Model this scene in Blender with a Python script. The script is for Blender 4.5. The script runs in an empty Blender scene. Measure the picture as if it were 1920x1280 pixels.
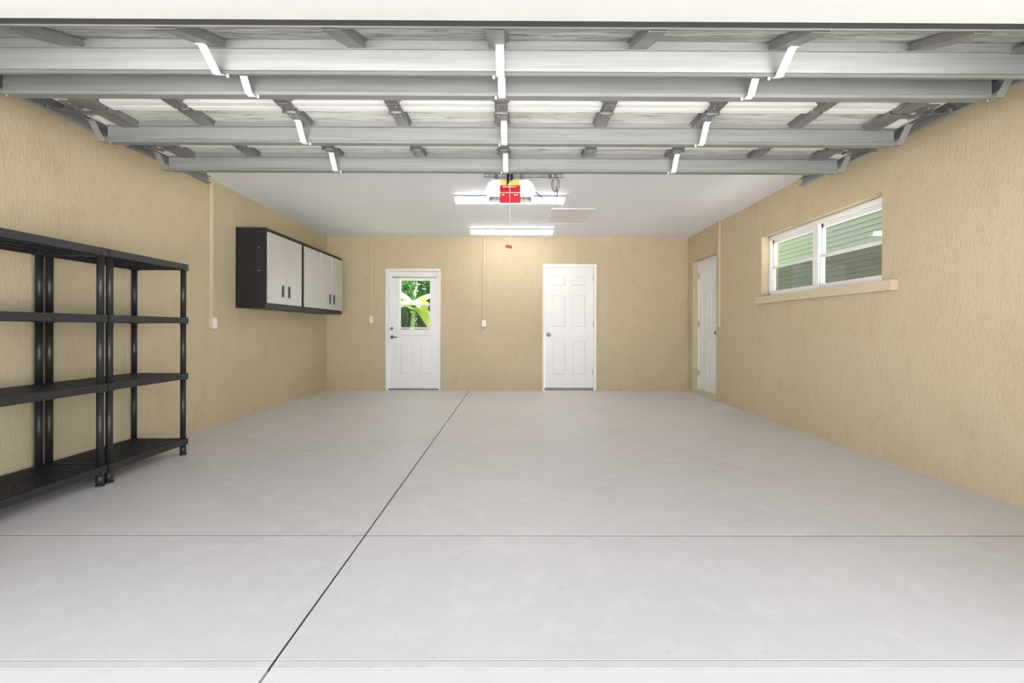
import bpy, bmesh, math, random
from mathutils import Vector, Matrix
random.seed(7)
C = bpy.context.scene
COL = C.collection
# ------------------------------------------------------------------ camera
H = 1.035
F = 890.0
cam_d = bpy.data.cameras.new('camera'); cam = bpy.data.objects.new('camera', cam_d); COL.objects.link(cam)
cam_d.sensor_width = 36.0; cam_d.lens = 36.0 * F / 1920.0
cam_d.clip_start = 0.02; cam_d.clip_end = 200
YAW, ROLL = 0.0045, -0.0028
cam.matrix_world = (Matrix.Translation((0, 0, H)) @ Matrix.Rotation(-YAW, 4, 'Z') @
                    Matrix.Rotation(math.radians(90), 4, 'X') @ Matrix.Rotation(-ROLL, 4, 'Z'))
cam_d.shift_x = -7.0 / 1920.0
cam_d.shift_y = -23.0 / 1920.0
C.camera = cam
# ------------------------------------------------------------------ light and exposure
C.view_settings.view_transform = 'Standard'
C.view_settings.look = 'None'
C.view_settings.gamma = 1.0
C.view_settings.use_curve_mapping = False
C.view_settings.exposure = 1.11
W = bpy.data.worlds.new('sky'); C.world = W; W.use_nodes = True
bgn = W.node_tree.nodes['Background']
# hazy bright sky: brighter towards the horizon than overhead
_N = W.node_tree.nodes; _L = W.node_tree.links
_tc = _N.new('ShaderNodeTexCoord'); _sp = _N.new('ShaderNodeSeparateXYZ'); _rp = _N.new('ShaderNodeValToRGB')
_L.new(_tc.outputs['Generated'], _sp.inputs[0]); _L.new(_sp.outputs['Z'], _rp.inputs[0]); _L.new(_rp.outputs[0], bgn.inputs[0])
_rp.color_ramp.elements[0].position = 0.0; _rp.color_ramp.elements[0].color = (1.0, 1.0, 1.0, 1)
_rp.color_ramp.elements[1].position = 0.75; _rp.color_ramp.elements[1].color = (.15, .155, .17, 1)
_e = _rp.color_ramp.elements.new(.32); _e.color = (.42, .43, .45, 1)
bgn.inputs[1].default_value = 3.5
sd = bpy.data.lights.new('sun', 'SUN'); sd.energy = 36.0; sd.angle = math.radians(6); sd.color = (1, .96, .9)
so = bpy.data.objects.new('sun', sd); COL.objects.link(so)
so.rotation_euler = (math.radians(-40), math.radians(5), 0)      # from behind the house, over the roof
LAMP = 7.5

# ------------------------------------------------------------------ helpers
def px(x, y, D):
    """pixel of the 1920x1280 frame at distance D -> world point"""
    return Vector(((x - 963.0) / F * D, D, H + (617.0 - y) / F * D))

def wloc(o):
    v = Vector((0, 0, 0))
    while o is not None:
        v += o.location; o = o.parent
    return v

class MB:
    def __init__(s): s.bm = bmesh.new(); s.M = Matrix.Identity(4)
    def _add(s, verts, faces, smooth=False):
        vs = [s.bm.verts.new(s.M @ Vector(v)) for v in verts]
        for f in faces:
            try:
                fc = s.bm.faces.new([vs[i] for i in f]); fc.smooth = smooth
            except ValueError: pass
        return vs
    def box(s, x0, x1, y0, y1, z0, z1, bev=0.0):
        if x0 > x1: x0, x1 = x1, x0
        if y0 > y1: y0, y1 = y1, y0
        if z0 > z1: z0, z1 = z1, z0
        vs = [(x0,y0,z0),(x1,y0,z0),(x1,y1,z0),(x0,y1,z0),(x0,y0,z1),(x1,y0,z1),(x1,y1,z1),(x0,y1,z1)]
        fs = [(3,2,1,0),(4,5,6,7),(0,1,5,4),(1,2,6,5),(2,3,7,6),(3,0,4,7)]
        bv = s._add(vs, fs)
        if bev > 0:
            es = set()
            for v in bv:
                for e in v.link_edges: es.add(e)
            bmesh.ops.bevel(s.bm, geom=list(es), offset=bev, segments=2, profile=0.6, affect='EDGES')
        return s
    def frustum(s, x0, x1, z0, z1, yb, yf, ins):
        vs = [(x0,yb,z0),(x1,yb,z0),(x1,yb,z1),(x0,yb,z1),
              (x0+ins,yf,z0+ins),(x1-ins,yf,z0+ins),(x1-ins,yf,z1-ins),(x0+ins,yf,z1-ins)]
        s._add(vs, [(0,1,5,4),(1,2,6,5),(2,3,7,6),(3,0,4,7),(4,5,6,7),(3,2,1,0)])
        return s
    def cyl(s, a, b, r, n=16, r2=None, caps=True):
        a = Vector(a); b = Vector(b); r2 = r if r2 is None else r2
        d = (b - a).normalized()
        u = d.orthogonal().normalized(); w = d.cross(u)
        vs = []
        for k in range(n):
            t = 2*math.pi*k/n; o = u*math.cos(t) + w*math.sin(t)
            vs.append(a + o*r); vs.append(b + o*r2)
        fs = [(2*k, 2*((k+1) % n), 2*((k+1) % n)+1, 2*k+1) for k in range(n)]
        bv = s._add(vs, fs, True)
        if caps:
            s.bm.faces.new([bv[2*k] for k in range(n)][::-1]); s.bm.faces.new([bv[2*k+1] for k in range(n)])
        return s
    def tube(s, pts, r, n=8, closed=False):
        pts = [Vector(p) for p in pts]; m = len(pts); rings = []
        up = None
        for i, p in enumerate(pts):
            a = pts[i-1] if (i > 0 or closed) else p
            b = pts[(i+1) % m] if (i < m-1 or closed) else p
            d = (b - a).normalized()
            if up is None: up = d.orthogonal().normalized()
            up = (up - d*up.dot(d)).normalized()
            w = d.cross(up)
            rings.append([s.bm.verts.new(s.M @ (p + up*r*math.cos(2*math.pi*k/n) + w*r*math.sin(2*math.pi*k/n))) for k in range(n)])
        for i in range(m if closed else m-1):
            A = rings[i]; B = rings[(i+1) % m]
            for k in range(n):
                f = s.bm.faces.new([A[k], A[(k+1) % n], B[(k+1) % n], B[k]]); f.smooth = True
        if not closed:
            s.bm.faces.new(rings[0][::-1]); s.bm.faces.new(rings[-1])
        return s
    def prism(s, poly, axis, a, b, smooth=False):
        """poly: 2D outline; axis 'x': poly=(y,z), 'y': poly=(x,z), 'z': poly=(x,y)"""
        n = len(poly)
        def m(p, t):
            return {'x': (t, p[0], p[1]), 'y': (p[0], t, p[1]), 'z': (p[0], p[1], t)}[axis]
        vs = [m(p, a) for p in poly] + [m(p, b) for p in poly]
        fs = [(i, (i+1) % n, n+(i+1) % n, n+i) for i in range(n)]
        bv = s._add(vs, fs, smooth)
        s.bm.faces.new(bv[:n][::-1]); s.bm.faces.new(bv[n:])
        return s
    def strip(s, path, th, a, b, axis='x'):
        """bent sheet of thickness th: 2D path swept along axis from a to b"""
        n = len(path); P = [Vector(p) for p in path]; L = []; R = []
        for i in range(n):
            d0 = (P[i]-P[i-1]).normalized() if i > 0 else (P[1]-P[0]).normalized()
            d1 = (P[i+1]-P[i]).normalized() if i < n-1 else d0
            nrm = Vector((-(d0+d1).y, (d0+d1).x)); nrm = nrm.normalized() if nrm.length > 1e-6 else Vector((-d0.y, d0.x))
            k = 1/max(.4, nrm.dot(Vector((-d0.y, d0.x))))
            L.append(P[i]+nrm*th/2*k); R.append(P[i]-nrm*th/2*k)
        s.prism([tuple(p) for p in L + R[::-1]], axis, a, b)
        return s
    def build(s, name, mat, parent=None, kind=None, label=None, smooth_angle=None):
        bmesh.ops.recalc_face_normals(s.bm, faces=s.bm.faces)
        off = wloc(parent) if parent is not None else Vector((0, 0, 0))
        if off.length > 0: bmesh.ops.translate(s.bm, verts=s.bm.verts, vec=-off)
        me = bpy.data.meshes.new(name); s.bm.to_mesh(me); s.bm.free()
        o = bpy.data.objects.new(name, me); COL.objects.link(o)
        o.data.materials.append(mat)
        if parent is not None: o.parent = parent
        if kind: o['kind'] = kind
        if label: o['label'] = label
        return o

def thing(name, loc, label=None, cat=None, group=None, kind=None):
    o = bpy.data.objects.new(name, None); COL.objects.link(o); o.location = loc
    o.empty_display_size = 0.1
    if label: o['label'] = label
    if cat: o['category'] = cat
    if group: o['group'] = group
    if kind: o['kind'] = kind
    return o

def copy_tree(o, parent=None):
    c = o.copy(); COL.objects.link(c); c.parent = parent
    for ch in list(o.children): copy_tree(ch, c)
    return c

# ------------------------------------------------------------------ materials
def mat(name, col, rough=0.5, metal=0.0, bump=None, mott=None, spec=None, emit=None, coat=None):
    m = bpy.data.materials.new(name); m.use_nodes = True
    nt = m.node_tree; N = nt.nodes; L = nt.links; b = N['Principled BSDF']
    b.inputs['Base Color'].default_value = (*col, 1); b.inputs['Roughness'].default_value = rough
    b.inputs['Metallic'].default_value = metal
    if spec is not None: b.inputs['Specular IOR Level'].default_value = spec
    if emit: b.inputs['Emission Color'].default_value = (*emit[0], 1); b.inputs['Emission Strength'].default_value = emit[1]
    tc = None
    def coords(scale):
        nonlocal tc
        if tc is None:
            g = N.new('ShaderNodeTexCoord'); tc = g
        mp = N.new('ShaderNodeMapping'); mp.inputs['Scale'].default_value = scale
        L.new(tc.outputs['Object'], mp.inputs[0]); return mp
    if mott:   # list of (scale3, detail, lowcol, highcol, lo, hi)
        prev = None
        for (sc, det, mulcol, lo, hi) in mott:
            mp = coords(sc); nz = N.new('ShaderNodeTexNoise'); nz.inputs['Scale'].default_value = 1; nz.inputs['Detail'].default_value = det
            nz.inputs['Roughness'].default_value = .6
            L.new(mp.outputs[0], nz.inputs['Vector'])
            r = N.new('ShaderNodeMapRange'); r.inputs[1].default_value = lo; r.inputs[2].default_value = hi
            L.new(nz.outputs[0], r.inputs[0])
            mx = N.new('ShaderNodeMixRGB'); mx.blend_type = 'MIX'
            L.new(r.outputs[0], mx.inputs[0])
            if prev is None: mx.inputs[1].default_value = (*col, 1)
            else: L.new(prev.outputs[0], mx.inputs[1])
            mx.inputs[2].default_value = (*mulcol, 1)
            prev = mx
        L.new(prev.outputs[0], b.inputs['Base Color'])
    if bump:   # list of (scale3, detail, strength, distance, kind)
        prevn = None
        for (sc, det, st, dist, kind) in bump:
            mp = coords(sc)
            if kind == 'vor':
                nz = N.new('ShaderNodeTexVoronoi'); nz.inputs['Scale'].default_value = 1
            else:
                nz = N.new('ShaderNodeTexNoise'); nz.inputs['Scale'].default_value = 1; nz.inputs['Detail'].default_value = det
            L.new(mp.outputs[0], nz.inputs['Vector'])
            src = nz.outputs[0]
            if kind == 'ridge':
                r = N.new('ShaderNodeMapRange'); r.inputs[1].default_value = .50; r.inputs[2].default_value = .62
                L.new(src, r.inputs[0]); src = r.outputs[0]
            bp = N.new('ShaderNodeBump'); bp.inputs['Strength'].default_value = st; bp.inputs['Distance'].default_value = dist
            L.new(src, bp.inputs['Height'])
            if prevn is not None: L.new(prevn.outputs[0], bp.inputs['Normal'])
            prevn = bp
        L.new(prevn.outputs[0], b.inputs['Normal'])
    return m

WALLC = (.535, .452, .305)
M = {}
M['stucco'] = mat('tan_stucco', WALLC, .85, mott=[((1.3,1.3,1.0), 4, (.56,.477,.33), .35, .7), ((9,9,5), 5, (.50,.417,.275), .52, .75)],
                  bump=[((52,52,20), 5, .32, .005, 'ridge'), ((130,130,80), 3, .42, .003, 'n')], spec=.25)
M['tanpaint'] = mat('tan_paint', (.575,.495,.36), .6, bump=[((60,60,60), 3, .2, .002, 'n')])
M['ceil'] = mat('ceiling_plaster', (.86,.865,.92), .9, mott=[((.8,.8,.8), 3, (.83,.835,.885), .4, .7)], bump=[((30,14,30), 3, .35, .004, 'ridge')])
M['floor'] = mat('grey_coated_concrete', (.70,.685,.69), .45, mott=[((.9,.9,.9), 5, (.655,.64,.645), .4, .7), ((7,7,7), 6, (.75,.735,.735), .50, .74), ((45,45,45), 3, (.60,.59,.58), .58, .78)],
                 bump=[((45,45,45), 3, .12, .002, 'n')], spec=.4)
M['apron'] = mat('pale_concrete', (.76,.755,.745), .8, mott=[((5,5,5), 5, (.72,.71,.70), .5, .8)])
M['joint'] = mat('joint_filler', (.035,.033,.03), .9)
M['white'] = mat('white_trim_paint', (.82,.815,.81), .5)
M['door'] = mat('white_door_paint', (.80,.80,.805), .42)
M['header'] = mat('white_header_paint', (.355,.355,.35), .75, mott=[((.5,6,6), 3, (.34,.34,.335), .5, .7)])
M['galv'] = mat('galvanised_steel', (.27,.275,.278), .5, .45, mott=[((1.5,40,40), 3, (.22,.225,.228), .4, .7)], bump=[((3,60,60), 2, .05, .001, 'n')])
M['galvd'] = mat('dull_galvanised_steel', (.235,.235,.235), .48, .5, mott=[((9,9,9), 4, (.17,.17,.17), .4, .7)])
M['clip'] = mat('bright_zinc_strap', (.86,.86,.85), .45, .15)
M['panel'] = mat('panel_inner_skin', (.62,.615,.60), .6, mott=[((1.2,9,9), 6, (.48,.47,.45), .42, .60), ((5,70,70), 6, (.20,.195,.18), .53, .66)])
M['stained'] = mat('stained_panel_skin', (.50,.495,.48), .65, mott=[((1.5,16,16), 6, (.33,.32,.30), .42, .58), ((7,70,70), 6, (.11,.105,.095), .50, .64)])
M['rail'] = mat('white_panel_rail', (.74,.74,.73), .5)
M['rubber'] = mat('black_rubber', (.035,.035,.035), .7)
M['black'] = mat('black_plastic', (.018,.018,.020), .42, bump=[((300,300,300), 2, .12, .0006, 'n')])
M['blackmetal'] = mat('black_steel', (.012,.012,.014), .5)
M['cabdoor'] = mat('grey_cabinet_enamel', (.52,.50,.475), .38, bump=[((160,160,160), 2, .15, .0008, 'n')])
M['knob'] = mat('brushed_nickel', (.20,.19,.175), .3, .9)
M['plate'] = mat('ivory_plastic', (.80,.76,.68), .45)
M['slot'] = mat('dark_slot', (.05,.045,.04), .7)
M['red'] = mat('red_label', (.47,.008,.018), .45)
M['redd'] = mat('red_handle', (.42,.008,.015), .35)
M['yellow'] = mat('yellow_label', (.86,.70,.16), .45)
M['pink'] = mat('white_print', (.92,.75,.74), .5)
M['lens'] = mat('frosted_lens', (.90,.88,.88), .35)
M['darkgrey'] = mat('dark_grey_vent', (.10,.105,.095), .5)
M['hatch'] = mat('hatch_board', (.80,.75,.76), .85)
M['tube'] = mat('lit_diffuser', (.95,.95,.95), .5, emit=((1, .985, .96), LAMP))
M['steelpaint'] = mat('grey_fixture_housing', (.38,.38,.375), .5)
M['cap'] = mat('white_end_cap', (.9,.9,.89), .5)
M['cord'] = mat('pale_cord', (.75,.60,.56), .7)
M['siding'] = mat('pale_green_siding', (.15,.18,.145), .6)
M['grass'] = mat('lawn', (.20,.33,.08), .9, mott=[((3,3,3), 5, (.10,.22,.05), .4, .7)])
M['gravel'] = mat('grey_gravel', (.22,.215,.20), .9, mott=[((30,30,30), 4, (.15,.145,.135), .45, .6)])
M['leafd'] = mat('dark_leaf', (.055,.15,.05), .5)
M['leafl'] = mat('pale_leaf', (.66,.78,.46), .4)
M['leafy'] = mat('yellow_green_leaf', (.62,.68,.16), .4)
M['stem'] = mat('stem_green', (.35,.45,.2), .6)

def glass(name, tint, gloss=.6):
    m = bpy.data.materials.new(name); m.use_nodes = True; nt = m.node_tree; N = nt.nodes; L = nt.links
    N.remove(N['Principled BSDF']); out = N['Material Output']
    t = N.new('ShaderNodeBsdfTransparent'); t.inputs[0].default_value = (*tint, 1)
    g = N.new('ShaderNodeBsdfGlossy'); g.inputs['Roughness'].default_value = .02; g.inputs[0].default_value = (1,1,1,1)
    fr0 = N.new('ShaderNodeFresnel'); fr0.inputs[0].default_value = 1.5
    ge = N.new('ShaderNodeNewGeometry'); fr = N.new('ShaderNodeMath'); fr.operation = 'MULTIPLY'; iv = N.new('ShaderNodeMath'); iv.operation = 'SUBTRACT'; iv.inputs[0].default_value = 1.0
    L.new(ge.outputs['Backfacing'], iv.inputs[1]); L.new(fr0.outputs[0], fr.inputs[0]); L.new(iv.outputs[0], fr.inputs[1])
    mx = N.new('ShaderNodeMixShader'); L.new(fr.outputs[0], mx.inputs[0]); L.new(t.outputs[0], mx.inputs[1]); L.new(g.outputs[0], mx.inputs[2])
    L.new(mx.outputs[0], out.inputs[0]); return m
M['glass'] = glass('window_glass', (.93,.96,.93))
def screenmat():
    m = bpy.data.materials.new('insect_screen'); m.use_nodes = True; nt = m.node_tree; N = nt.nodes; L = nt.links
    b = N['Principled BSDF']; b.inputs['Base Color'].default_value = (.06,.06,.06,1); b.inputs['Roughness'].default_value = .8
    t = N.new('ShaderNodeBsdfTransparent'); mx = N.new('ShaderNodeMixShader'); mx.inputs[0].default_value = .46
    L.new(t.outputs[0], mx.inputs[1]); L.new(b.outputs[0], mx.inputs[2]); L.new(mx.outputs[0], N['Material Output'].inputs[0]); return m
M['screen'] = screenmat()

# ------------------------------------------------------------------ dimensions
XL, XR = -3.165, 2.957
YB, YF = 8.047, 1.50
ZC = H + 1.555
TH = 0.20

# ------------------------------------------------------------------ setting
# floor: slabs with open control joints over a dark base
jx = -0.742; g = 0.0045
ys = [1.486, 2.383, 4.45, 5.98, YB]
gs = [.002, .006, .004, .003, 0]
f = MB()
for i in range(4):
    y0 = ys[i] + gs[i]; y1 = ys[i+1] - gs[i+1]
    for (a, b) in ((XL - .02, jx - g), (jx + g, XR + .02)):
        f.box(a, b, y0, y1, -.09, 0)
f.box(XL - .02, jx - g, 1.451, 1.484, -.09, -.001); f.box(jx + g, XR + .02, 1.451, 1.484, -.09, -.001)
f.build('floor', M['floor'], kind='structure')
j_ = MB(); j_.box(XL - .2, XR + .2, 1.44, YB + .2, -.2, -.0905)
j_.box(jx - g, jx + g, 1.451, YB, -.09, -.004)
for (yy_, g_) in ((1.486, .002), (2.383, .006), (4.45, .004), (5.98, .003)): j_.box(XL, jx - g, yy_ - g_, yy_ + g_, -.09, -.0025); j_.box(jx + g, XR, yy_ - g_, yy_ + g_, -.09, -.0025)
j_.build('trim_1', M['joint'], kind='structure')
d = MB()
d.box(-9, jx - .005, -14, 1.448, -.20, -.002); d.box(jx + .005, 9, -14, 1.448, -.20, -.002)
d.build('driveway', M['apron'], kind='structure')
MB().box(XL - .25, XR + .22, 1.2, YB + 1.55, ZC, ZC + .18).build('ceiling', M['ceil'], kind='structure')  # runs past the back wall as an unseen eave added to block sun

def wall_with_holes(name, axis, a0, a1, z0, z1, t0, t1, holes, m):
    """axis 'x' wall runs along x (t = y range); axis 'y' runs along y (t = x range)"""
    w = MB()
    def bx(a, b, c, e):
        if b - a < 1e-4 or e - c < 1e-4: return
        if axis == 'x': w.box(a, b, t0, t1, c, e)
        else: w.box(t0, t1, a, b, c, e)
    cur = a0
    for (h0, h1, b0, b1) in sorted(holes):
        bx(cur, h0, z0, z1); bx(h0, h1, z0, b0); bx(h0, h1, b1, z1); cur = h1
    bx(cur, a1, z0, z1)
    return w.build(name, m, kind='structure')

wall_with_holes('wall_left', 'y', 1.2, YB + TH, -.05, ZC, XL - TH, XL, [], M['stucco'])
D1 = dict(x0=-2.165, x1=-1.239, top=2.050)       # door 1 outer frame
D2 = dict(x0=0.493, x1=1.404, top=2.143)
wall_with_holes('wall_back', 'x', XL - TH, XR + TH, -.05, ZC, YB, YB + TH,
                [(D1['x0'] + .02, D1['x1'] - .02, -.01, D1['top'] - .02), (D2['x0'] + .03, D2['x1'] - .03, -.01, D2['top'] - .03)], M['stucco'])
WY0, WY1, WZ0, WZ1 = 3.80, 5.655, 1.430, 2.140
DY0, DY1, DZ1 = 6.915, 7.83, 2.158
wall_with_holes('wall_right', 'y', 1.2, YB, -.05, ZC, XR, XR + TH, [(WY0, WY1, WZ0, WZ1), (DY0, DY1, -.01, DZ1)], M['stucco'])
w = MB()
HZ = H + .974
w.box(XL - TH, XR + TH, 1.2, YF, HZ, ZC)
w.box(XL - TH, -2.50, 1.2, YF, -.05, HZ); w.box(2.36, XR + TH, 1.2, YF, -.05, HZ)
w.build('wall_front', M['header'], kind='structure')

# ------------------------------------------------------------------ doors
def six_panel(mb, w, h, cols, rows, t=.035, rec=.011):
    """leaf in local x (0..w), z (0..h), room side at y=0, thickness to +y"""
    xs = sorted({0, w} | {c for p in cols for c in p}); zs = sorted({0, h} | {r for p in rows for r in p})
    mb.box(0, w, rec, t, 0, h)
    for i in range(len(xs)-1):
        for j in range(len(zs)-1):
            inside = any(a <= xs[i] and xs[i+1] <= b for a, b in cols) and any(a <= zs[j] and zs[j+1] <= b for a, b in rows)
            if not inside: mb.box(xs[i], xs[i+1], 0, rec + .001, zs[j], zs[j+1])
            else: mb.frustum(xs[i] + .014, xs[i+1] - .014, zs[j] + .014, zs[j+1] - .014, rec + .001, .002, .016)

def door_knob(parent, p, nrm, lever=False, name='door_handle'):
    m = MB(); p = Vector(p); n = Vector(nrm)
    m.cyl(p, p + n*.010, .032, 24, .030); m.cyl(p + n*.010, p + n*.045, .012, 16)
    if lever:
        side = Vector((1, 0, 0))
        m.tube([p + n*.045, p + n*.052 + side*.02, p + n*.052 + side*.06, p + n*.05 + side*.105], .009, 10)
    else:
        m.cyl(p + n*.040, p + n*.052, .020, 24, .029); m.cyl(p + n*.052, p + n*.066, .029, 24, .026); m.cyl(p + n*.066, p + n*.072, .026, 24, .012)
    return m.build(name, M['knob'], parent)

# door 1: half-light exterior door
d1 = thing('door_1', (D1['x0'], YB, 0), kind='structure')
lx0, lx1, lz0, lz1 = D1['x0'] + .050, D1['x1'] - .030, .028, 2.012
m = MB()
m.box(D1['x0'], lx0 - .003, YB - .022, YB + .12, 0, D1['top'], .003); m.box(lx1 + .003, D1['x1'], YB - .022, YB + .12, 0, D1['top'], .003)
m.box(lx0 - .003, lx1 + .003, YB - .022, YB + .12, lz1 + .003, D1['top'], .003)
m.build('door_frame', M['white'], d1)
MB().box(lx0 - .003, lx1 + .003, YB - .005, YB + .15, -.004, .024).build('threshold', M['galvd'], d1)
# leaf with glass opening
gx0, gx1 = px(751, 0, YB).x, px(806, 0, YB).x
gz0, gz1 = px(0, 614, YB).z, px(0, 526, YB).z
m = MB(); LY = YB + .012
ox0, ox1, oz0, oz1 = gx0 - .03, gx1 + .03, gz0 - .10, gz1 + .02
m.box(lx0, ox0, LY, LY + .042, oz0, lz1); m.box(ox1, lx1, LY, LY + .042, oz0, lz1); m.box(ox0, ox1, LY, LY + .042, oz1, lz1)
m.M = Matrix.Translation((lx0, LY, lz0))
wl = lx1 - lx0
pa = px(749.5, 0, YB).x - lx0, px(770, 0, YB).x - lx0; pb = px(786.5, 0, YB).x - lx0, px(808.5, 0, YB).x - lx0
six_panel(m, wl, oz0 - lz0, [pa, pb], [(px(0, 703, YB).z - lz0, px(0, 645, YB).z - lz0)], .042)
m.M = Matrix.Identity(4)
leaf = m.build('door_leaf', M['door'], d1)
m = MB()
e0, e1, f0, f1 = px(744.5, 0, YB).x, px(810.5, 0, YB).x, px(0, 628, YB).z, px(0, 522.5, YB).z
fy0, fy1 = LY - .016, LY + .012
m.box(e0, gx0 - .012, fy0, fy1, f0, f1, .004); m.box(gx1 + .012, e1, fy0, fy1, f0, f1, .004)
m.box(gx0 - .012, gx1 + .012, fy0, fy1, gz1 + .012, f1, .004); m.box(gx0 - .012, gx1 + .012, fy0, fy1, f0, gz0 - .035, .004)
mz = px(0, 571, YB).z
m.box(gx0 - .012, gx1 + .012, LY - .008, LY + .02, mz - .017, mz + .014, .003)
m.box(gx0 - .012, gx0 + .001, LY - .004, LY + .03, gz0 - .03, gz1 + .012); m.box(gx1 - .001, gx1 + .012, LY - .004, LY + .03, gz0 - .03, gz1 + .012)
m.box(gx0, gx1, LY - .004, LY + .03, gz1 - .001, gz1 + .012); m.box(gx0, gx1, LY - .002, LY + .03, gz0 - .024, gz0)
m.build('window_frame', M['white'], leaf)
MB().box(gx0 - .01, gx1 + .01, LY + .022, LY + .026, gz0 - .03, gz1 + .01).build('window_pane', M['glass'], leaf)
MB().box(gx0 - .002, gx1 + .002, LY + .008, LY + .010, gz0 - .01, mz - .01).build('insect_screen', M['screen'], leaf)
MB().box(gx0 - .005, gx1 + .005, LY - .012, LY - .004, gz0 - .040, gz0 - .030).build('vent_slot', M['slot'], leaf)
m = MB(); zr = px(0, 521, YB).z + .004; r0, r1 = px(738, 0, YB).x, px(817, 0, YB).x
m.cyl((r0, LY - .030, zr), (r1, LY - .030, zr), .006, 12)
for xx in (r0 + .01, r1 - .01): m.box(xx - .006, xx + .006, LY - .034, LY, zr - .008, zr + .008)
for xx in (r0, r1): m.cyl((xx - .008, LY - .03, zr), (xx + .008, LY - .03, zr), .010, 12)
m.build('curtain_rod', M['galv'], d1)
p = px(735, 632.5, YB); door_knob(d1, (p.x, LY, p.z), (0, -1, 0), True)
p = px(734, 616.5, YB); mb = MB(); P0 = Vector((p.x, LY, p.z)); N0 = Vector((0, -1, 0))
mb.cyl(P0, P0 + N0*.012, .029, 24, .026); mb.box(p.x - .005, p.x + .005, LY - .03, LY - .012, p.z - .014, p.z + .014, .002); mb.build('deadbolt', M['knob'], d1)

# door 2: six panel door
def door_group(name, origin, w, h, rot, knob_x, knob_z, hinge_x=None):
    t = thing(name, (0, 0, 0), kind='structure')
    m = MB(); m.M = Matrix.Translation(origin) @ Matrix.Rotation(rot, 4, 'Z')
    c1 = (.122*w/.82, .36*w/.82), (.455*w/.82, .70*w/.82)
    rows = [(.205, .805), (1.015, 1.58), (1.72, 1.905)]
    six_panel(m, w, h, c1, rows)
    lf = m.build('door_leaf', M['door'], t)
    R = Matrix.Rotation(rot, 4, 'Z')
    kp = Matrix.Translation(origin) @ R @ Vector((knob_x, 0, knob_z))
    door_knob(t, kp, R @ Vector((0, -1, 0)), name='door_knob')
    if hinge_x is not None:
        for hz in (.22, 1.03, 1.82):
            a = Matrix.Translation(origin) @ R @ Vector((hinge_x, -.006, hz)); b = a + Vector((0, 0, .09))
            MB().cyl(a, b, .006, 10).build('hinge', M['knob'], t)
    return t
l0, l1 = px(1021.8, 0, YB).x, px(1112.6, 0, YB).x
zt, zb = px(0, 501.6, YB).z, px(0, 726.4, YB).z
d2 = door_group('door_2', (l0, YB + .008, zb), l1 - l0, zt - zb, 0, .062, px(0, 627, YB).z - zb, l1 - l0 + .002)
m = MB()
m.box(D2['x0'], l0 - .004, YB - .018, YB + .13, 0, D2['top'], .004); m.box(l1 + .004, D2['x1'], YB - .018, YB + .13, 0, D2['top'], .004)
m.box(l0 - .004, l1 + .004, YB - .018, YB + .13, zt + .005, D2['top'], .004)
m.build('door_frame', M['white'], d2)
m = MB(); m.box(l0 - .004, l1 + .004, YB - .004, YB + .13, -.003, .02); m.box(l0 - .004, l1 + .004, YB + .012, YB + .13, .02, zb - .003); m.build('threshold', M['galvd'], d2)

# door 3: in the right wall, recessed, above a low step
XD = 3.056; zb3 = .055; zt3 = 2.125
d3 = door_group('door_3', (XD, DY1 - .022, zb3 + .004), .84, zt3 - zb3, -math.pi/2, .84 - .075, .93, .004)
m = MB()
m.box(XD - .012, XR + .19, DY1 - .020, DY1 - .001, zb3, DZ1 - .002); m.box(XD - .012, XR + .19, DY0 + .001, DY0 + .045, zb3, DZ1 - .002)
m.box(XD - .012, XR + .19, DY0 + .045, DY1 - .020, zt3 + .006, DZ1 - .002)
m.build('door_frame', M['white'], d3)
m = MB(); m.box(XR - .012, XR + .19, DY0 - .04, DY1 + .17, 0, .050, .003); m.box(XD - .02, XR + .19, DY0, DY1 - .001, .048, .054)
m.build('step', M['tanpaint'], d3)

# ------------------------------------------------------------------ window in the right wall
w1 = thing('window_1', (XR, (WY0 + WY1)/2, WZ0), kind='structure')
XW = 3.045
m = MB()
a, b = WY0, WY1; zz0, zz1 = WZ0, WZ1
m.box(XW, XW + .07, a, a + .035, zz0, zz1, .003); m.box(XW, XW + .07, b - .035, b, zz0, zz1, .003)
m.box(XW, XW + .07, a, b, zz1 - .045, zz1, .003); m.box(XW, XW + .07, a, b, zz0, zz0 + .04, .003)
ym = 4.775
m.box(XW - .004, XW + .07, ym - .045, ym + .045, zz0 + .02, zz1 - .02, .004)
m.box(XW - .010, XW + .01, a, b, zz1 - .028, zz1 - .018)
m.build('window_frame', M['white'], w1)
zm = 1.772
for (u, v) in ((a + .035, ym - .045), (ym + .045, b - .035)):
    m = MB(); q = .028      # upper fixed sash
    m.box(XW + .03, XW + .055, u, u + q, zm, zz1 - .045, .002); m.box(XW + .03, XW + .055, v - q, v, zm, zz1 - .045, .002)
    m.box(XW + .03, XW + .055, u, v, zz1 - .045 - q*1.5, zz1 - .045, .002); m.box(XW + .012, XW + .05, u, v, zm - .014, zm + .016, .003)
    us = m.build('upper_sash', M['white'], w1)
    MB().box(XW + .040, XW + .044, u + q, v - q, zm + .012, zz1 - .045 - q).build('window_pane', M['glass'], us)
    m = MB(); q = .018
    m.box(XW + .010, XW + .032, u, u + q, zz0 + .04, zm, .002); m.box(XW + .010, XW + .032, v - q, v, zz0 + .04, zm, .002)
    m.box(XW + .010, XW + .032, u, v, zz0 + .04, zz0 + .04 + q*1.4, .002)
    ls = m.build('lower_sash', M['white'], w1)
    MB().box(XW + .020, XW + .024, u + q, v - q, zz0 + .04 + q, zm - .012).build('window_pane', M['glass'], ls)
    MB().box(XW + .060, XW + .062, u + .01, v - .01, zz0 + .04, zm).build('insect_screen', M['screen'], ls)
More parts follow.
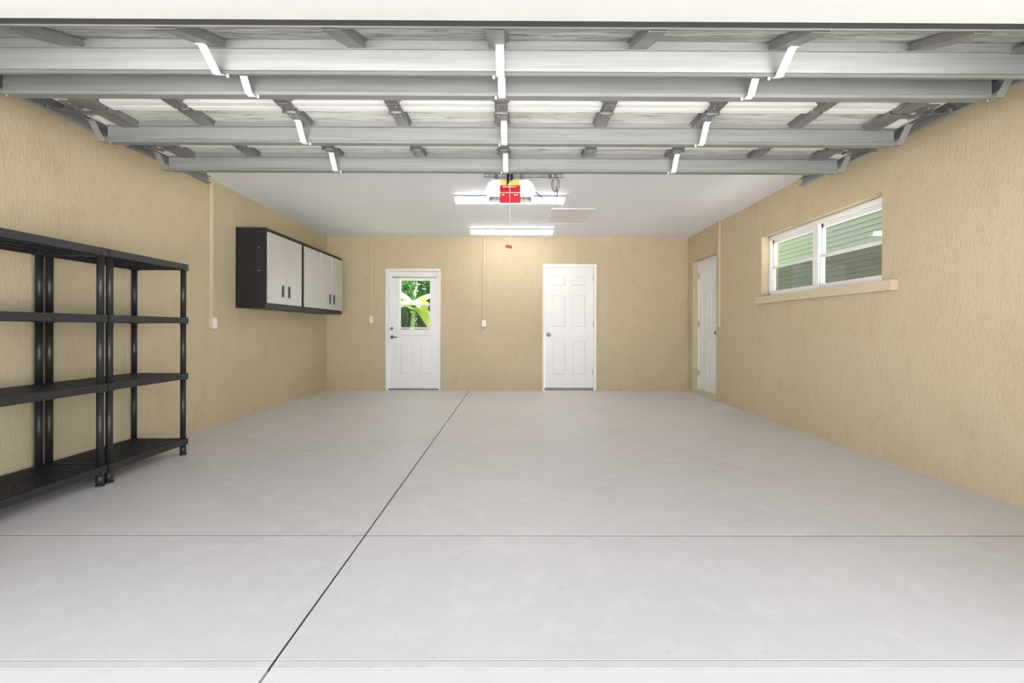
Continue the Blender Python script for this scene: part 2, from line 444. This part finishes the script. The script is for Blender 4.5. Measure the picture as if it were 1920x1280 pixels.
MB().box(XR - .055, XR + .10, 3.64, 5.71, 1.345, WZ0 - .001, .004).build('window_sill', M['tanpaint'], w1)
# outside wall seen through it
m = MB(); zc = .4; k = 0
while zc < 3.3:
    m.prism([(4.90, zc), (4.90, zc + .010), (4.918, zc + .078), (5.0, zc + .078), (5.0, zc)], 'y', 2.4, 13.0); zc += .077
m.build('wall_outside', M['siding'], kind='structure')
MB().box(XR + TH, 4.95, 1.25, 14, -.2, -.04).build('side_path', M['gravel'], kind='structure')

# attic hatch
pa = px(1037, 390.5, 6.10); 
h = thing('attic_hatch', (.76, 6.5, ZC), 'flush pinkish-white attic hatch board in the ceiling near the lamps', 'ceiling hatch')
MB().box(.50, 1.035, 6.12, 6.93, ZC - .006, ZC + .01).build('hatch_board', M['hatch'], h)
m = MB()
for (x0, x1, y0, y1) in ((.485, .50, 6.105, 6.945), (1.035, 1.05, 6.105, 6.945), (.50, 1.035, 6.105, 6.12), (.50, 1.035, 6.93, 6.945)):
    m.box(x0, x1, y0, y1, ZC - .009, ZC + .002)
m.build('hatch_trim', M['ceil'], h)

# ------------------------------------------------------------------ overhead garage door, open
GX = -.073; GW = 2.4385
PZ = H + 1.265                    # underside of the level sections
gd = thing('garage_door', (GX, 2.9, PZ), 'raised sectional garage door with steel ribs, hanging level under the ceiling', 'garage door')
stiles = [GX + k*.604 for k in range(-4, 5)]
clipx = [GX - 1.222, GX + .012, GX + 1.232]
def local(y0, z0, ang):           # frame with +y along the section going inwards, z up
    return Matrix.Translation((0, y0, z0)) @ Matrix.Rotation(ang, 4, 'X')
def section(y0, z0, ang, L, sy, sh, first=False, last=False, bigger=False, hinges=True):
    T = local(y0, z0, ang)
    m = MB(); m.M = T; m.box(GX - GW, GX + GW, .002, L - .002, .014, .05)
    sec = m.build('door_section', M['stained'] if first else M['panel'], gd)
    m = MB(); m.M = T
    m.box(GX - GW, GX + GW, .003, .050, -.004, .030, .003); m.box(GX - GW, GX + GW, L - .050, L - .003, -.004, .030, .003)
    m.build('edge_rail', M['rail'], sec)
    for k, x in enumerate(stiles):
        end = k in (0, 8)
        m = MB(); m.M = T
        if end:
            sgn = -1 if k == 0 else 1
            xx = GX + sgn*(GW - .045)
            m.box(xx - .043, xx + .043, .006, L - .006, -.012, .02, .002)
            m.build('end_stile', M['rail'], sec)
            m = MB(); m.M = T; xx = GX + sgn*(GW - .150)
            m.strip([(xx - .055, -.004), (xx - .055, -.026), (xx + .045, -.026), (xx + .045, .012)], .003, .006, L - .006, 'y')
            m.build('stile', M['galvd'], sec)
            continue
        w_ = .034
        m.strip([(x - w_ - .012, .010), (x - w_, .008), (x - w_, -.020), (x + w_, -.020), (x + w_, .008), (x + w_ + .012, .010)], .003, .010, L - .010, 'y')
        m.build('stile', M['galvd'], sec)
        if hinges and k not in (1, 7):
            m = MB(); m.M = T
            m.box(x - .032, x + .032, L - .085, L - .004, -.027, -.021, .002); m.box(x - .030, x + .030, L + .006, L + .075, -.028, -.022, .002)
            m.cyl((x - .038, L + .001, -.032), (x + .038, L + .001, -.032), .009, 12)
            for (bx_, by) in ((-.018, -.06), (.018, -.06), (-.018, .05), (.018, .05)):
                m.cyl((x + bx_, L + by, -.022), (x + bx_, L + by, -.034), .006, 8)
            m.build('hinge', M['galvd'], sec)
    # strut: folded steel channel across the door
    wch = .052; lip = .022
    m = MB(); m.M = T
    m.strip([(sy - lip, -.023), (sy - .001, -.023)], .0025, GX - GW + .005, GX + GW - .005, 'x')
    m.strip([(sy + .002, .013), (sy + .002, -sh - .022), (sy - .004, -sh - .026), (sy + .006, -sh - .036),
             (sy + wch, -sh - .036), (sy + wch, -.024), (sy + wch + lip, -.024)], .0025, GX - GW + .005, GX + GW - .005, 'x')
    m.build('strut', M['galv'], sec)
    ends = [GX - GW - .016, GX + GW + .016]
    for x in clipx + ends:
        e = x in ends
        m = MB(); m.M = T; hw = .0175 if not e else .020
        m.strip([(sy - .105, -.024), (sy - .085, -.026), (sy - .016, -sh - .040), (sy + .018, -sh - .041)], .003, x - hw, x + hw, 'x')
        m.cyl((x + (.03 if x < GX else -.03), sy + .012, -sh - .036), (x + (.03 if x < GX else -.03), sy + .012, -sh - .050), .006, 8)
        m.build('strut_clip', M['galv'] if e else M['clip'], sec)
    if not last:
        for sgn in (-1, 1):
            xe = GX + sgn*GW
            m = MB(); m.M = T
            m.box(xe - sgn*.095, xe - sgn*.005, L - .09, L - .01, -.020, -.013); m.box(xe - sgn*.095, xe - sgn*.005, L + .01, L + .08, -.020, -.013)
            m.box(xe - sgn*.07, xe - sgn*.064, L - .05, L + .04, -.040, -.016); m.box(xe - sgn*.012, xe - sgn*.006, L - .05, L + .04, -.040, -.016)
            m.cyl((xe - sgn*.11, L, -.024), (xe + sgn*.10, L, -.024), .0065, 10)
            m.cyl((xe - sgn*.10, L, -.024), (xe - sgn*.005, L, -.024), .011, 10)
            m.cyl((xe + sgn*.118, L, -.012), (xe + sgn*.140, L, -.012), .020, 20); m.cyl((xe + sgn*.09, L, -.022), (xe + sgn*.125, L, -.014), .0065, 10)
            for by in (-.07, -.04, .04, .07):
                m.cyl((xe - sgn*.05, L + by, -.014), (xe - sgn*.05, L + by, -.030), .007, 8)
            m.build('roller_hinge', M['galvd'], sec)
    return sec
ANG = math.atan(.358)
Lb = .445
yb0 = 2.15 - Lb*math.cos(ANG); zb0 = PZ - Lb*math.sin(ANG)
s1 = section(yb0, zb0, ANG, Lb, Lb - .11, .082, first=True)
section(2.152, PZ, 0, .556, .184, .078)
section(2.710, PZ, 0, .556, .228, .078)
section(3.268, PZ, 0, .445, .190, .078, last=True, hinges=False)
T = local(yb0, zb0, ANG)
m = MB(); m.M = T; m.box(GX - GW, GX + GW, -.012, .0, -.012, .052, .002); m.box(GX - GW, GX + GW, -.003, .02, -.016, -.009, .001)
m.build('bottom_retainer', M['galv'], s1)
m = MB(); m.M = T
m.prism([(-.012, .048), (-.012, -.010), (-.026, -.016), (-.040, -.002), (-.040, .038), (-.028, .052)], 'x', GX - GW, GX + GW)
m.build('bottom_seal', M['rubber'], s1)
# small stencilled print on one panel
m = MB(); q = px(1012, 281, 3.30)
for i in range(5): m.box(.205 - .03 + i*.010, .205 - .024 + i*.010, 3.335, 3.385, PZ + .0135, PZ + .0145)
m.build('printed_mark', M['darkgrey'], gd)

# tracks
def make_track(sgn):
    xb = GX + sgn*2.585
    t = thing('door_track', (xb, 4.13, H + 1.27), ('left' if sgn < 0 else 'right') + '-hand galvanised steel roller track running along the garage wall below the ceiling', 'garage door track', 'garage door tracks')
    def zt(y): return H + 1.230 + .0185*(y - 2.5)
    path = [(4.13, zt(4.13)), (3.2, zt(3.2)), (2.12, zt(2.12))]
    R_ = .54; cy, cz = 2.12, zt(2.12) - R_
    for k in range(1, 13):
        an = math.pi/2*k/12; path.append((cy - R_*math.sin(an), cz + R_*math.cos(an)))
    path.append((cy - R_, .01))
    xi = xb - sgn*.030
    def sweep(mb, prof, closed=False):
        rings = []
        for i, (y, z) in enumerate(path):
            a_ = path[max(0, i-1)]; b_ = path[min(len(path)-1, i+1)]
            tx, tz = b_[0]-a_[0], b_[1]-a_[1]; l = math.hypot(tx, tz); tx /= l; tz /= l
            n = (tz*-1*-1, -tx)  # normal pointing up/out for path going -y
            ny, nz = (tz, -tx)
            if i == 0: ny, nz = 0.0, 1.0
            rings.append([mb.bm.verts.new((x, y + ny*u, z + nz*u)) for (x, u) in prof])
        n_ = len(prof)
        for i in range(len(rings)-1):
            for k in range(n_):
                mb.bm.faces.new([rings[i][k], rings[i][(k+1) % n_], rings[i+1][(k+1) % n_], rings[i+1][k]])
        mb.bm.faces.new(rings[0][::-1]); mb.bm.faces.new(rings[-1])
    m = MB()
    w_ = .0028
    prof = [(xi, -.003), (xi, .006), (xi + sgn*w_, .006), (xi + sgn*w_, w_), (xb - sgn*w_, w_), (xb - sgn*w_, .056 - w_), (xi + sgn*w_, .056 - w_), (xi + sgn*w_, .050), (xi, .050), (xi, .056), (xb, .056), (xb, -.003)]
    sweep(m, prof)
    m.build('roller_channel', M['galv'], t)
    m = MB()
    m.strip([(xb + sgn*.003, zt(3.2) + .010), (xb + sgn*.003, zt(3.2) + .075), (xb + sgn*.035, zt(3.2) + .075)], .003, 2.2, 4.13, 'y')
    m.build('angle_stiffener', M['galvd'], t)
    # perforated hanger angle at the inner end
    m = MB(); y0 = 4.06; zh = zt(y0) + .106
    wx = xb + sgn*.22
    for (r0, r1) in ((zh - .018, zh - .012), (zh + .012, zh + .018)): m.box(xb - sgn*.03, wx, y0, y0 + .003, r0, r1)
    n = 16
    for i in range(n + 1):
        xx = xb - sgn*.03 + (wx - xb + sgn*.03)*i/n
        m.box(xx - .004, xx + .004, y0, y0 + .003, zh - .016, zh + .016)
    m.box(xb - sgn*.03, wx, y0, y0 + .025, zh + .016, zh + .019)
    for q in (-.004, .020): m.box(xb - sgn*(.028 - q), xb - sgn*(.022 - q), y0 + .004, y0 + .007, zt(y0) + .05, ZC - .004)
    for i in range(9): 
        z_ = zt(y0) + .06 + i*.028
        m.box(xb - sgn*.032, xb + sgn*.0, y0 + .004, y0 + .007, z_, z_ + .008)
    m.box(xb - sgn*.05, xb + sgn*.05, y0 - .02, y0 + .03, ZC - .005, ZC)
    m.box(wx - .012, wx + .012, y0 + .003, y0 + .006, zh - .016, ZC)
    m.build('hanger', M['galv'], t)
    for yj in (3.3, 2.3):
        MB().cyl((xb - sgn*.004, yj, zt(yj) + .03), (xb - sgn*.012, yj, zt(yj) + .03), .009, 10).build('bolt', M['galvd'], t)
    # wall brackets on the upright part
    m = MB()
    for z_ in (.4, 1.1, 1.7):
        m = MB(); m.box(xb + sgn*.001, xb + sgn*.03, YF, 1.60, z_, z_ + .05); m.build('jamb_bracket', M['galvd'], t)
    return t
make_track(-1); make_track(1)

# ------------------------------------------------------------------ opener
OD = 4.45
op = thing('garage_door_opener', (-.033, OD, H + 1.18), 'white garage door opener with red and yellow warning label hung below the ceiling', 'garage door opener')
cx = px(956, 0, OD).x
def opx(x, y): v = px(x, y, OD); return (v.x, v.z)
outl = [(923, 335.5), (990, 335.5), (998, 342), (1003, 353), (1003.5, 362), (999, 370), (995, 380), (956, 381.5), (918, 380), (914, 370), (909, 362), (909.5, 353), (914, 342)]
m = MB(); m.prism([opx(*p) for p in outl], 'y', OD, OD + .30)
for v in m.bm.verts:
    if v.co.y > OD + .2: v.co.z += .10*max(0, (px(0, 336, OD).z - v.co.z)/.225)
bmesh.ops.bevel(m.bm, geom=[e for e in m.bm.edges], offset=.008, segments=2, profile=.6, affect='EDGES')
house = m.build('motor_housing', M['lens'], op)
m = MB(); (a0, b0), (a1, b1) = opx(917, 378), opx(995, 369.5)
m.box(a0, a1, OD - .006, OD + .01, b0, b1, .002); m.build('vent_grille', M['darkgrey'], op)
for s_ in (-1, 1):
    m = MB()
    m.box(cx + s_*.100, cx + s_*.19, OD - .0075, OD - .005, b0 + .004, b0 + .008)
    for i in range(7):
        xx = cx + s_*(.105 + i*.013); m.box(xx - .002, xx + .002, OD - .008, OD - .003, b0 + .008, b1 - .008 - (i % 3)*.006) if i < 6 else None
    m.build('vent_fin', M['plate'], op)
m = MB(); (a0, b0), (a1, b1) = opx(937, 381), opx(974.5, 348)
m.box(a0, a1, OD - .010, OD, b0, b1, .001); wl_ = m.build('warning_label', M['red'], op)
m = MB(); (c0, d0), (c1, d1_) = opx(939, 348), opx(972.5, 337.5)
m.box(c0, c1, OD - .009, OD, d0, d1_, .001); m.build('caution_label', M['yellow'], op)
m = MB()
def bar(x0, x1, y0, y1):
    (p0, q0), (p1, q1) = opx(x0, y1), opx(x1, y0); m.box(p0, p1, OD - .012, OD - .009, q0, q1)
bar(937, 974.5, 361, 362); 
for (x0, x1) in ((942, 944), (944.6, 946), (946.6, 948.4), (949.2, 950.2), (951, 953), (953.6, 955.4), (956, 957.6), (958.2, 960), (960.6, 962.2), (963.4, 964), (965, 967)):
    bar(x0, x1, 349.8 + random.random()*.5, 351.8)
for (x0, x1) in ((940, 941.3), (941.8, 943.2), (943.7, 945)): bar(x0, x1, 364.6, 366.8)
for (x0, x1) in ((963, 964.2), (964.8, 966.4), (967, 968.2), (968.8, 970)): bar(x0, x1, 364.8 - (x0 > 968)*1.2, 367)
m.build('label_print', M['pink'], wl_)
m = MB()
zr0 = H + 1.365
m.box(cx - .016, cx + .016, 1.56, OD + .05, zr0 + .03, zr0 + .034); m.box(cx - .002, cx + .002, 1.56, OD + .05, zr0, zr0 + .032)
m.box(cx - .05, cx + .05, YF, 1.57, zr0 - .03, zr0 + .07)
m.build('rail', M['galvd'], op)
m = MB(); TD = 3.80
m.box(cx - .03, cx + .03, TD - .05, TD + .08, zr0 - .02, zr0 + .012, .004)
def tp(x, y): v = px(x, y, TD); return (v.x, v.z)
m.prism([tp(949, 300), tp(961.5, 300), tp(961.5, 337), tp(955, 340), tp(951.5, 347.5), tp(949.2, 347.5)], 'y', TD - .012, TD - .008)
m.box(tp(949, 0)[0], tp(950.2, 0)[0], TD - .03, TD - .008, tp(0, 340)[1], zr0)
for (x, y) in ((958, 327), (954, 332), (957.5, 333), (958, 321)):
    v = px(x, y, TD); m.cyl((v.x, TD - .012, v.z), (v.x, TD - .020, v.z), .005, 8)
m.build('door_arm', M['blackmetal'], op)
m = MB()
hz0 = px(0, 331, OD + .06).z; hz1 = px(0, 323, OD + .06).z; hx0 = px(905, 0, OD).x; hx1 = px(1057, 0, OD).x
yb = OD + .09
m.box(hx0, hx1, yb, yb + .003, hz1 - .006, hz1); m.box(hx0, hx1, yb, yb + .003, hz0, hz0 + .006); m.box(hx0, hx1, yb, yb + .03, hz1, hz1 + .003)
n = 34
for i in range(n + 1):
    xx = hx0 + .003 + (hx1 - hx0 - .006)*i/n; m.box(xx - .003, xx + .003, yb, yb + .003, hz0, hz1)
for xx in (hx0 + .12, hx1 - .12):
    m.box(xx - .012, xx + .012, yb + .026, yb + .030, hz0 - .0, ZC - .002)
for x_ in (928, 977):
    xx = px(x_, 0, OD).x; m.box(xx - .012, xx + .012, yb - .006, yb - .003, px(0, 337, OD).z, hz1)
m.box(px(930, 0, OD).x, px(984, 0, OD).x, OD + .04, OD + .16, px(0, 336, OD).z - .005, px(0, 332.5, OD).z)
m.build('hanging_bracket', M['galv'], op)
m = MB()
m.tube([px(984, 333, OD + .1), px(996, 331.5, OD + .1), px(1004, 329, OD + .1), px(1011, 325.5, OD + .1), px(1018, 322, OD + .1)], .0035, 8)
m.build('white_wire', M['cap'], op)

# release cord with its red handle, hanging from the rail
rc = thing('release_cord', (px(955, 0, TD).x, TD, px(0, 470, TD).z), 'thin release cord with red plastic handle dangling below the garage door opener', 'release cord')
xx = px(955.3, 0, TD).x
MB().tube([(xx, TD - .03, zr0 - .01), (xx, TD - .032, H + 1.0), (xx + .002, TD - .03, px(0, 461, TD).z)], .0022, 6).build('cord', M['cord'], rc)
m = MB(); hp = px(954.3, 463.8, TD); R = Matrix.Translation((hp.x, TD - .03, hp.z)) @ Matrix.Rotation(math.radians(12), 4, 'Y')
m.M = R; m.box(-.024, .024, -.008, .008, -.0125, .0125, .005); m.box(-.030, -.018, -.006, .006, -.010, .008, .003); m.build('handle', M['redd'], rc)

# black cable
cb = thing('power_cable', px(1041, 320, OD), 'black power cable tied in a loop beside the opener', 'cable')
m = MB(); CD = OD + .02
def cpt(x, y, dy=0): return px(x, y, CD + dy)
m.tube([cpt(1040.5, 332)] + [cpt(1040.5 - 6*math.sin(t)*(1), 345 - 13.5*math.cos(t), .01*math.sin(2*t)) for t in [i*math.pi*2/24 for i in range(1, 24)]] + [cpt(1041, 332)], .0022, 6)
m.tube([cpt(1041 + 7.5*math.sin(t), 345.5 - 14*math.cos(t), .012 + .01*math.sin(t)) for t in [i*math.pi*2/24 for i in range(25)]], .0020, 6)
m.tube([cpt(1040.5 + 3.2*math.sin(t), 344.5 - 13*math.cos(t), -.01) for t in [i*math.pi*2/24 for i in range(25)]], .0018, 6)
m.tube([cpt(1042, 353), cpt(1045, 359), cpt(1044, 367), cpt(1039, 372.5), cpt(1031, 374.5), cpt(1022, 373), cpt(1014, 368.5), cpt(1008, 363.5), cpt(1003, 359.5)], .0042, 8)
m.tube([cpt(1042, 353), cpt(1042, 349), cpt(1039, 350)], .0026, 6)
m.build('cable_loop', M['rubber'], cb)
m = MB(); m.cyl(cpt(1041.3, 317), cpt(1040.8, 330), .011, 12, .005); m.cyl(cpt(1041.3, 309), cpt(1041.3, 317), .009, 10); m.build('plug', M['rubber'], cb)
m = MB()

# ------------------------------------------------------------------ ceiling lights
def light(loc, label):
    t = thing('ceiling_light', loc, label, 'ceiling light', 'ceiling lights')
    x, y, z = loc; L_ = .645; hw = .070
    MB().box(x - L_ + .004, x + L_ - .004, y - hw - .004, y + hw + .004, z - .020, z, .003).build('housing', M['steelpaint'], t)
    m = MB(); prof = []
    for k in range(13):
        a_ = math.pi*k/12; prof.append((y - (hw - .008)*math.cos(a_), z - .020 - .060*math.sin(a_)**.7))
    m.prism(prof, 'x', x - L_ + .016, x + L_ - .016, True); m.build('diffuser', M['tube'], t)
    for s_ in (-1, 1):
        m = MB(); prof2 = [(y - (hw + .003)*math.cos(math.pi*k/12), z - .020 - .064*math.sin(math.pi*k/12)**.7) for k in range(13)] + [(y + hw + .003, z), (y - hw - .003, z)]
        m.prism(prof2, 'x', x + s_*(L_ - .017), x + s_*L_); m.build('end_cap', M['cap'], t)
    return t
light((px(955, 0, 5.58).x, 5.58, ZC), 'lit white tube light partly hidden behind the garage door opener')
light((px(959, 0, 7.40).x, 7.40, ZC), 'lit white tube light nearest the back wall, fully in view')

# ------------------------------------------------------------------ conduits and outlets
def outlet_plate(t, c, rot, toggles):
    m = MB(); m.M = Matrix.Translation(c) @ Matrix.Rotation(rot, 4, 'Z')
    m.box(-.036, .036, -.045, 0, -.058, .058, .004); bx_ = m.build('outlet_box', M['tanpaint'], t)
    m = MB(); m.M = Matrix.Translation(c) @ Matrix.Rotation(rot, 4, 'Z')
    m.box(-.035, .035, -.050, -.045, -.057, .057, .002); cp = m.build('cover_plate', M['plate'], t)
    m = MB(); m.M = Matrix.Translation(c) @ Matrix.Rotation(rot, 4, 'Z')
    if toggles: m.box(-.005, .005, -.060, -.050, -.010, .012, .001); m.build('switch', M['white'], t)
    else:
        for zz in (-.022, .022):
            m.box(-.016, .016, -.053, -.050, zz - .014, zz + .014, .003)
        m.build('socket', M['white'], t)
def conduit(label, c, rot, w_, ztop, box=True, toggle=False, zbot=None):
    t = thing('wall_conduit', c, label, 'wall conduit')
    m = MB(); m.M = Matrix.Translation((c[0], c[1], 0)) @ Matrix.Rotation(rot, 4, 'Z')
    m.box(-w_/2, w_/2, -.030, 0, (c[2] + .057) if box else zbot, ztop, .003); m.build('raceway', M['tanpaint'], t)
    if box: outlet_plate(t, c, rot, toggle)
    return t
p = px(698, 600, YB); conduit('narrow tan conduit with ivory outlet left of the glazed door', (p.x, YB, p.z), 0, .030, ZC - .002)
p = px(908, 606, YB); conduit('narrow tan conduit with ivory switch between the two back doors', (p.x, YB, p.z), 0, .030, ZC - .002, toggle=True)
yy = (XL + .02)/((399.5 - 963)/F)
conduit('wide tan conduit with outlet on the left wall beside the hanging cabinets', (XL, yy, H + .055), math.pi/2, .034, ZC - .002)
yy = XR/((1351 - 963)/F)
conduit('bare tan conduit on the right wall beside the recessed door', (XR, yy, 1.08), -math.pi/2, .024, ZC - .002, box=False, zbot=1.08)

# ------------------------------------------------------------------ wall cabinets
def cabinet(y0, y1, doors, handles, label):
    XF = -2.822; z0, z1 = H + .235, H + 1.150
    t = thing('wall_cabinet', ((XL + XF)/2, (y0 + y1)/2, z0), label, 'wall cabinet')
    m = MB()
    m.box(XL + .002, XF, y0, y0 + .018, z0, z1, .002); m.box(XL + .002, XF, y1 - .018, y1, z0, z1, .002)
    m.box(XL + .002, XF, y0 + .018, y1 - .018, z1 - .02, z1); m.box(XL + .002, XF, y0 + .018, y1 - .018, z0, z0 + .02)
    m.box(XL + .002, XL + .012, y0 + .018, y1 - .018, z0 + .02, z1 - .02)
    m.box(XF - .03, XF, y0 + .018, y1 - .018, z0 + .02, z0 + .05); m.box(XF - .03, XF, y0 + .018, y1 - .018, z1 - .045, z1 - .02)
    m.build('body', M['blackmetal'], t)
    if y0 < 6:
        for zz in (.925, .66):
            MB().cyl((XF - .075, y0, H + zz), (XF - .075, y0 - .003, H + zz), .006, 10).build('screw', M['white'], t)
        for zz in (.83, .76, .60):
            MB().cyl((XF - .082, y0, H + zz), (XF - .082, y0 - .001, H + zz), .005, 8).build('plug_hole', M['knob'], t)
    for i in range(len(doors) - 1):
        a_, b_ = doors[i] + .0045, doors[i+1] - .0045
        m = MB(); dz0, dz1 = z0 + .056, z1 - .045
        m.box(XF + .001, XF + .018, a_, b_, dz0, dz1, .003)
        m.box(XF + .016, XF + .022, a_ + .0, a_ + .012, dz0, dz1, .002); m.box(XF + .016, XF + .022, b_ - .012, b_, dz0, dz1, .002)
        dr = m.build('cabinet_door', M['cabdoor'], t)
        if handles[i]:
            yh = (b_ - .075) if handles[i] > 0 else (a_ + .075)
            m = MB(); zc_ = z0 + .215
            m.box(XF + .017, XF + .026, yh - .024, yh + .024, zc_ - .072, zc_ + .072, .004)
            m.box(XF + .024, XF + .034, yh - .020, yh - .008, zc_ - .06, zc_ + .06, .003)
            m.build('handle', M['black'], dr)
    return t
cabinet(5.41, 6.315, [5.430, 5.860, 6.285], [1, -1], 'nearer black wall cabinet with two grey doors, above the bare left wall')
cabinet(6.335, 7.80, [6.375, 6.895, 7.34, 7.785], [0, 1, -1], 'farther black wall cabinet with three grey doors, beside the back corner')

# ------------------------------------------------------------------ shelving units
def shelving(label):
    DX, LY_ = .445, .755          # depth (x) and length (y); local origin at floor centre
    t = thing('shelving_unit', (0, 0, 0), label, 'shelving unit', 'black shelving units')
    tops = [H + .525, H + .088, H - .368, H - .905]
    rim = .048; r = .0205
    hx, hy = DX/2, LY_/2
    for i, z in enumerate(tops):
        m = MB()
        m.box(-hx, hx, -hy, -hy + .012, z - rim, z, .003); m.box(-hx, hx, hy - .012, hy, z - rim, z, .003)
        m.box(-hx, -hx + .012, -hy, hy, z - rim, z, .003); m.box(hx - .012, hx, -hy, hy, z - rim, z, .003)
        n = 11
        for k in range(1, n):
            x = -hx + DX*k/n; m.box(x - .0085, x + .0085, -hy + .01, hy - .01, z - .014, z - .001)
        n = 9
        for k in range(1, n):
            y = -hy + LY_*k/n; m.box(-hx + .01, hx - .01, y - .005, y + .005, z - .028, z - .006)
        for k in range(1, 4):
            x = -hx + DX*k/4; m.box(x - .004, x + .004, -hy + .01, hy - .01, z - rim + .008, z - .01)
        for sx in (-1, 1):
            for sy in (-1, 1):
                cx_, cy_ = sx*(hx - .022), sy*(hy - .022)
                m.box(cx_ - .027, cx_ + .027, cy_ - .027, cy_ + .027, z - rim - .004, z + .001, .007)
        m.build('shelf', M['black'], t)
    for sx in (-1, 1):
        for sy in (-1, 1):
            cx_, cy_ = sx*(hx - .022), sy*(hy - .022)
            for i in range(3):
                MB().cyl((cx_, cy_, tops[i+1] + .001), (cx_, cy_, tops[i] - rim - .004), r, 24).build('post', M['black'], t)
            m = MB(); m.cyl((cx_, cy_, 0), (cx_, cy_, tops[3] - rim - .002), r + .002, 24); m.cyl((cx_, cy_, 0), (cx_, cy_, .012), r + .005, 24); m.build('foot', M['black'], t)
    return t
su = shelving('black plastic shelving unit farther from the camera, standing entirely in view')
SX = -2.708 + .022 - .445/2
su.location = (SX, 3.904 + .022 - .755/2, 0)
s2 = copy_tree(su)
s2['label'] = 'black plastic shelving unit nearest the camera, cut off by the left frame edge'
s2.location = (SX, 3.123 + .022 - .755/2, 0)

# ------------------------------------------------------------------ garden behind door 1
MB().box(-9, XR + .19, YB + TH, 22, -.25, -.05).build('lawn', M['grass'], kind='structure')
def leaf_blob(m, c, r, n, s):
    for _ in range(n):
        v = Vector((random.gauss(0, 1), random.gauss(0, 1), random.gauss(0, 1))).normalized()*(r*random.uniform(.75, 1.05))
        p = Vector(c) + Vector((v.x, v.y*.6, v.z))
        u = Vector((random.gauss(0, 1), random.gauss(0, 1), random.gauss(0, 1))).normalized(); w_ = u.orthogonal().normalized()
        vs = [p - u*s, p + w_*s*.45, p + u*s, p - w_*s*.45]
        m._add([tuple(q) for q in vs], [(0, 1, 2, 3)])
def bush(x, y, h, r, mt, label):
    t = thing('garden_shrub', (x, y, -.05), label, 'shrub', 'shrubs behind the glazed door')
    m = MB(); m.cyl((x, y, -.05), (x, y, h*.6), .05, 8, .03); m.build('stem', M['stem'], t)
    m = MB()
    for k in range(9):
        zz = .2 + (h - .2)*k/8
        leaf_blob(m, (x + random.uniform(-.06, .06), y + random.uniform(-.1, .1), zz), r, 620, .075)
    m.build('foliage', mt, t)
bush(-3.0, 12.2, 2.6, .46, M['leafd'], 'dark leafy shrub seen in the door glass, left')
bush(-1.95, 12.6, 2.7, .46, M['leafd'], 'dark leafy shrub seen in the door glass, right')
def blade(m, base, tip, width, arch, n=12):
    base = Vector(base); tip = Vector(tip); d = tip - base; side = Vector((d.y, -d.x, 0)).normalized() if abs(d.x) + abs(d.y) > 1e-4 else Vector((1, 0, 0))
    L_, C_, R_ = [], [], []
    for k in range(n + 1):
        u = k/n; p = base + d*u + Vector((0, 0, arch*4*u*(1-u)))
        w_ = width*math.sin(math.pi*min(1, u*.93 + .07))**.7*.5
        L_.append(p + side*w_ - Vector((0, 0, w_*.25))); C_.append(p); R_.append(p - side*w_ - Vector((0, 0, w_*.25)))
    for k in range(n):
        m._add([L_[k], C_[k], C_[k+1], L_[k+1]], [(0, 1, 2, 3)], True); m._add([C_[k], R_[k], R_[k+1], C_[k+1]], [(0, 1, 2, 3)], True)
bush(-2.45, 14.3, 2.9, .55, M['leafd'], 'dark leafy shrub seen in the door glass, behind the other two')
bp_ = thing('broadleaf_plant', (-2.2, 9.6, -.05), 'pale arching broad-leaved plant just outside the glazed door', 'plant')
m = MB(); m.cyl((-2.2, 9.8, -.05), (-2.05, 9.8, 1.50), .05, 10, .03); m.build('stem', M['stem'], bp_)
b_ = (-2.05, 9.8, 1.45)
for (tx, ty, tz, w_, ar, mt) in ((-2.75, 9.6, 1.55, .34, .26, 'leafl'), (-1.45, 9.5, 1.50, .36, .26, 'leafl'), (-2.35, 9.2, 1.35, .38, .20, 'leafl'), (-1.72, 9.2, 1.32, .36, .24, 'leafy'),
                                 (-2.7, 10.2, 1.85, .30, .15, 'leafl'), (-1.5, 10.2, 1.80, .30, .15, 'leafl'), (-2.6, 9.3, 1.05, .30, .24, 'leafl'), (-1.6, 9.2, .98, .28, .22, 'leafy')):
    m = MB(); blade(m, b_, (tx, ty, tz), w_, ar); m.build('leaf', M[mt], bp_)
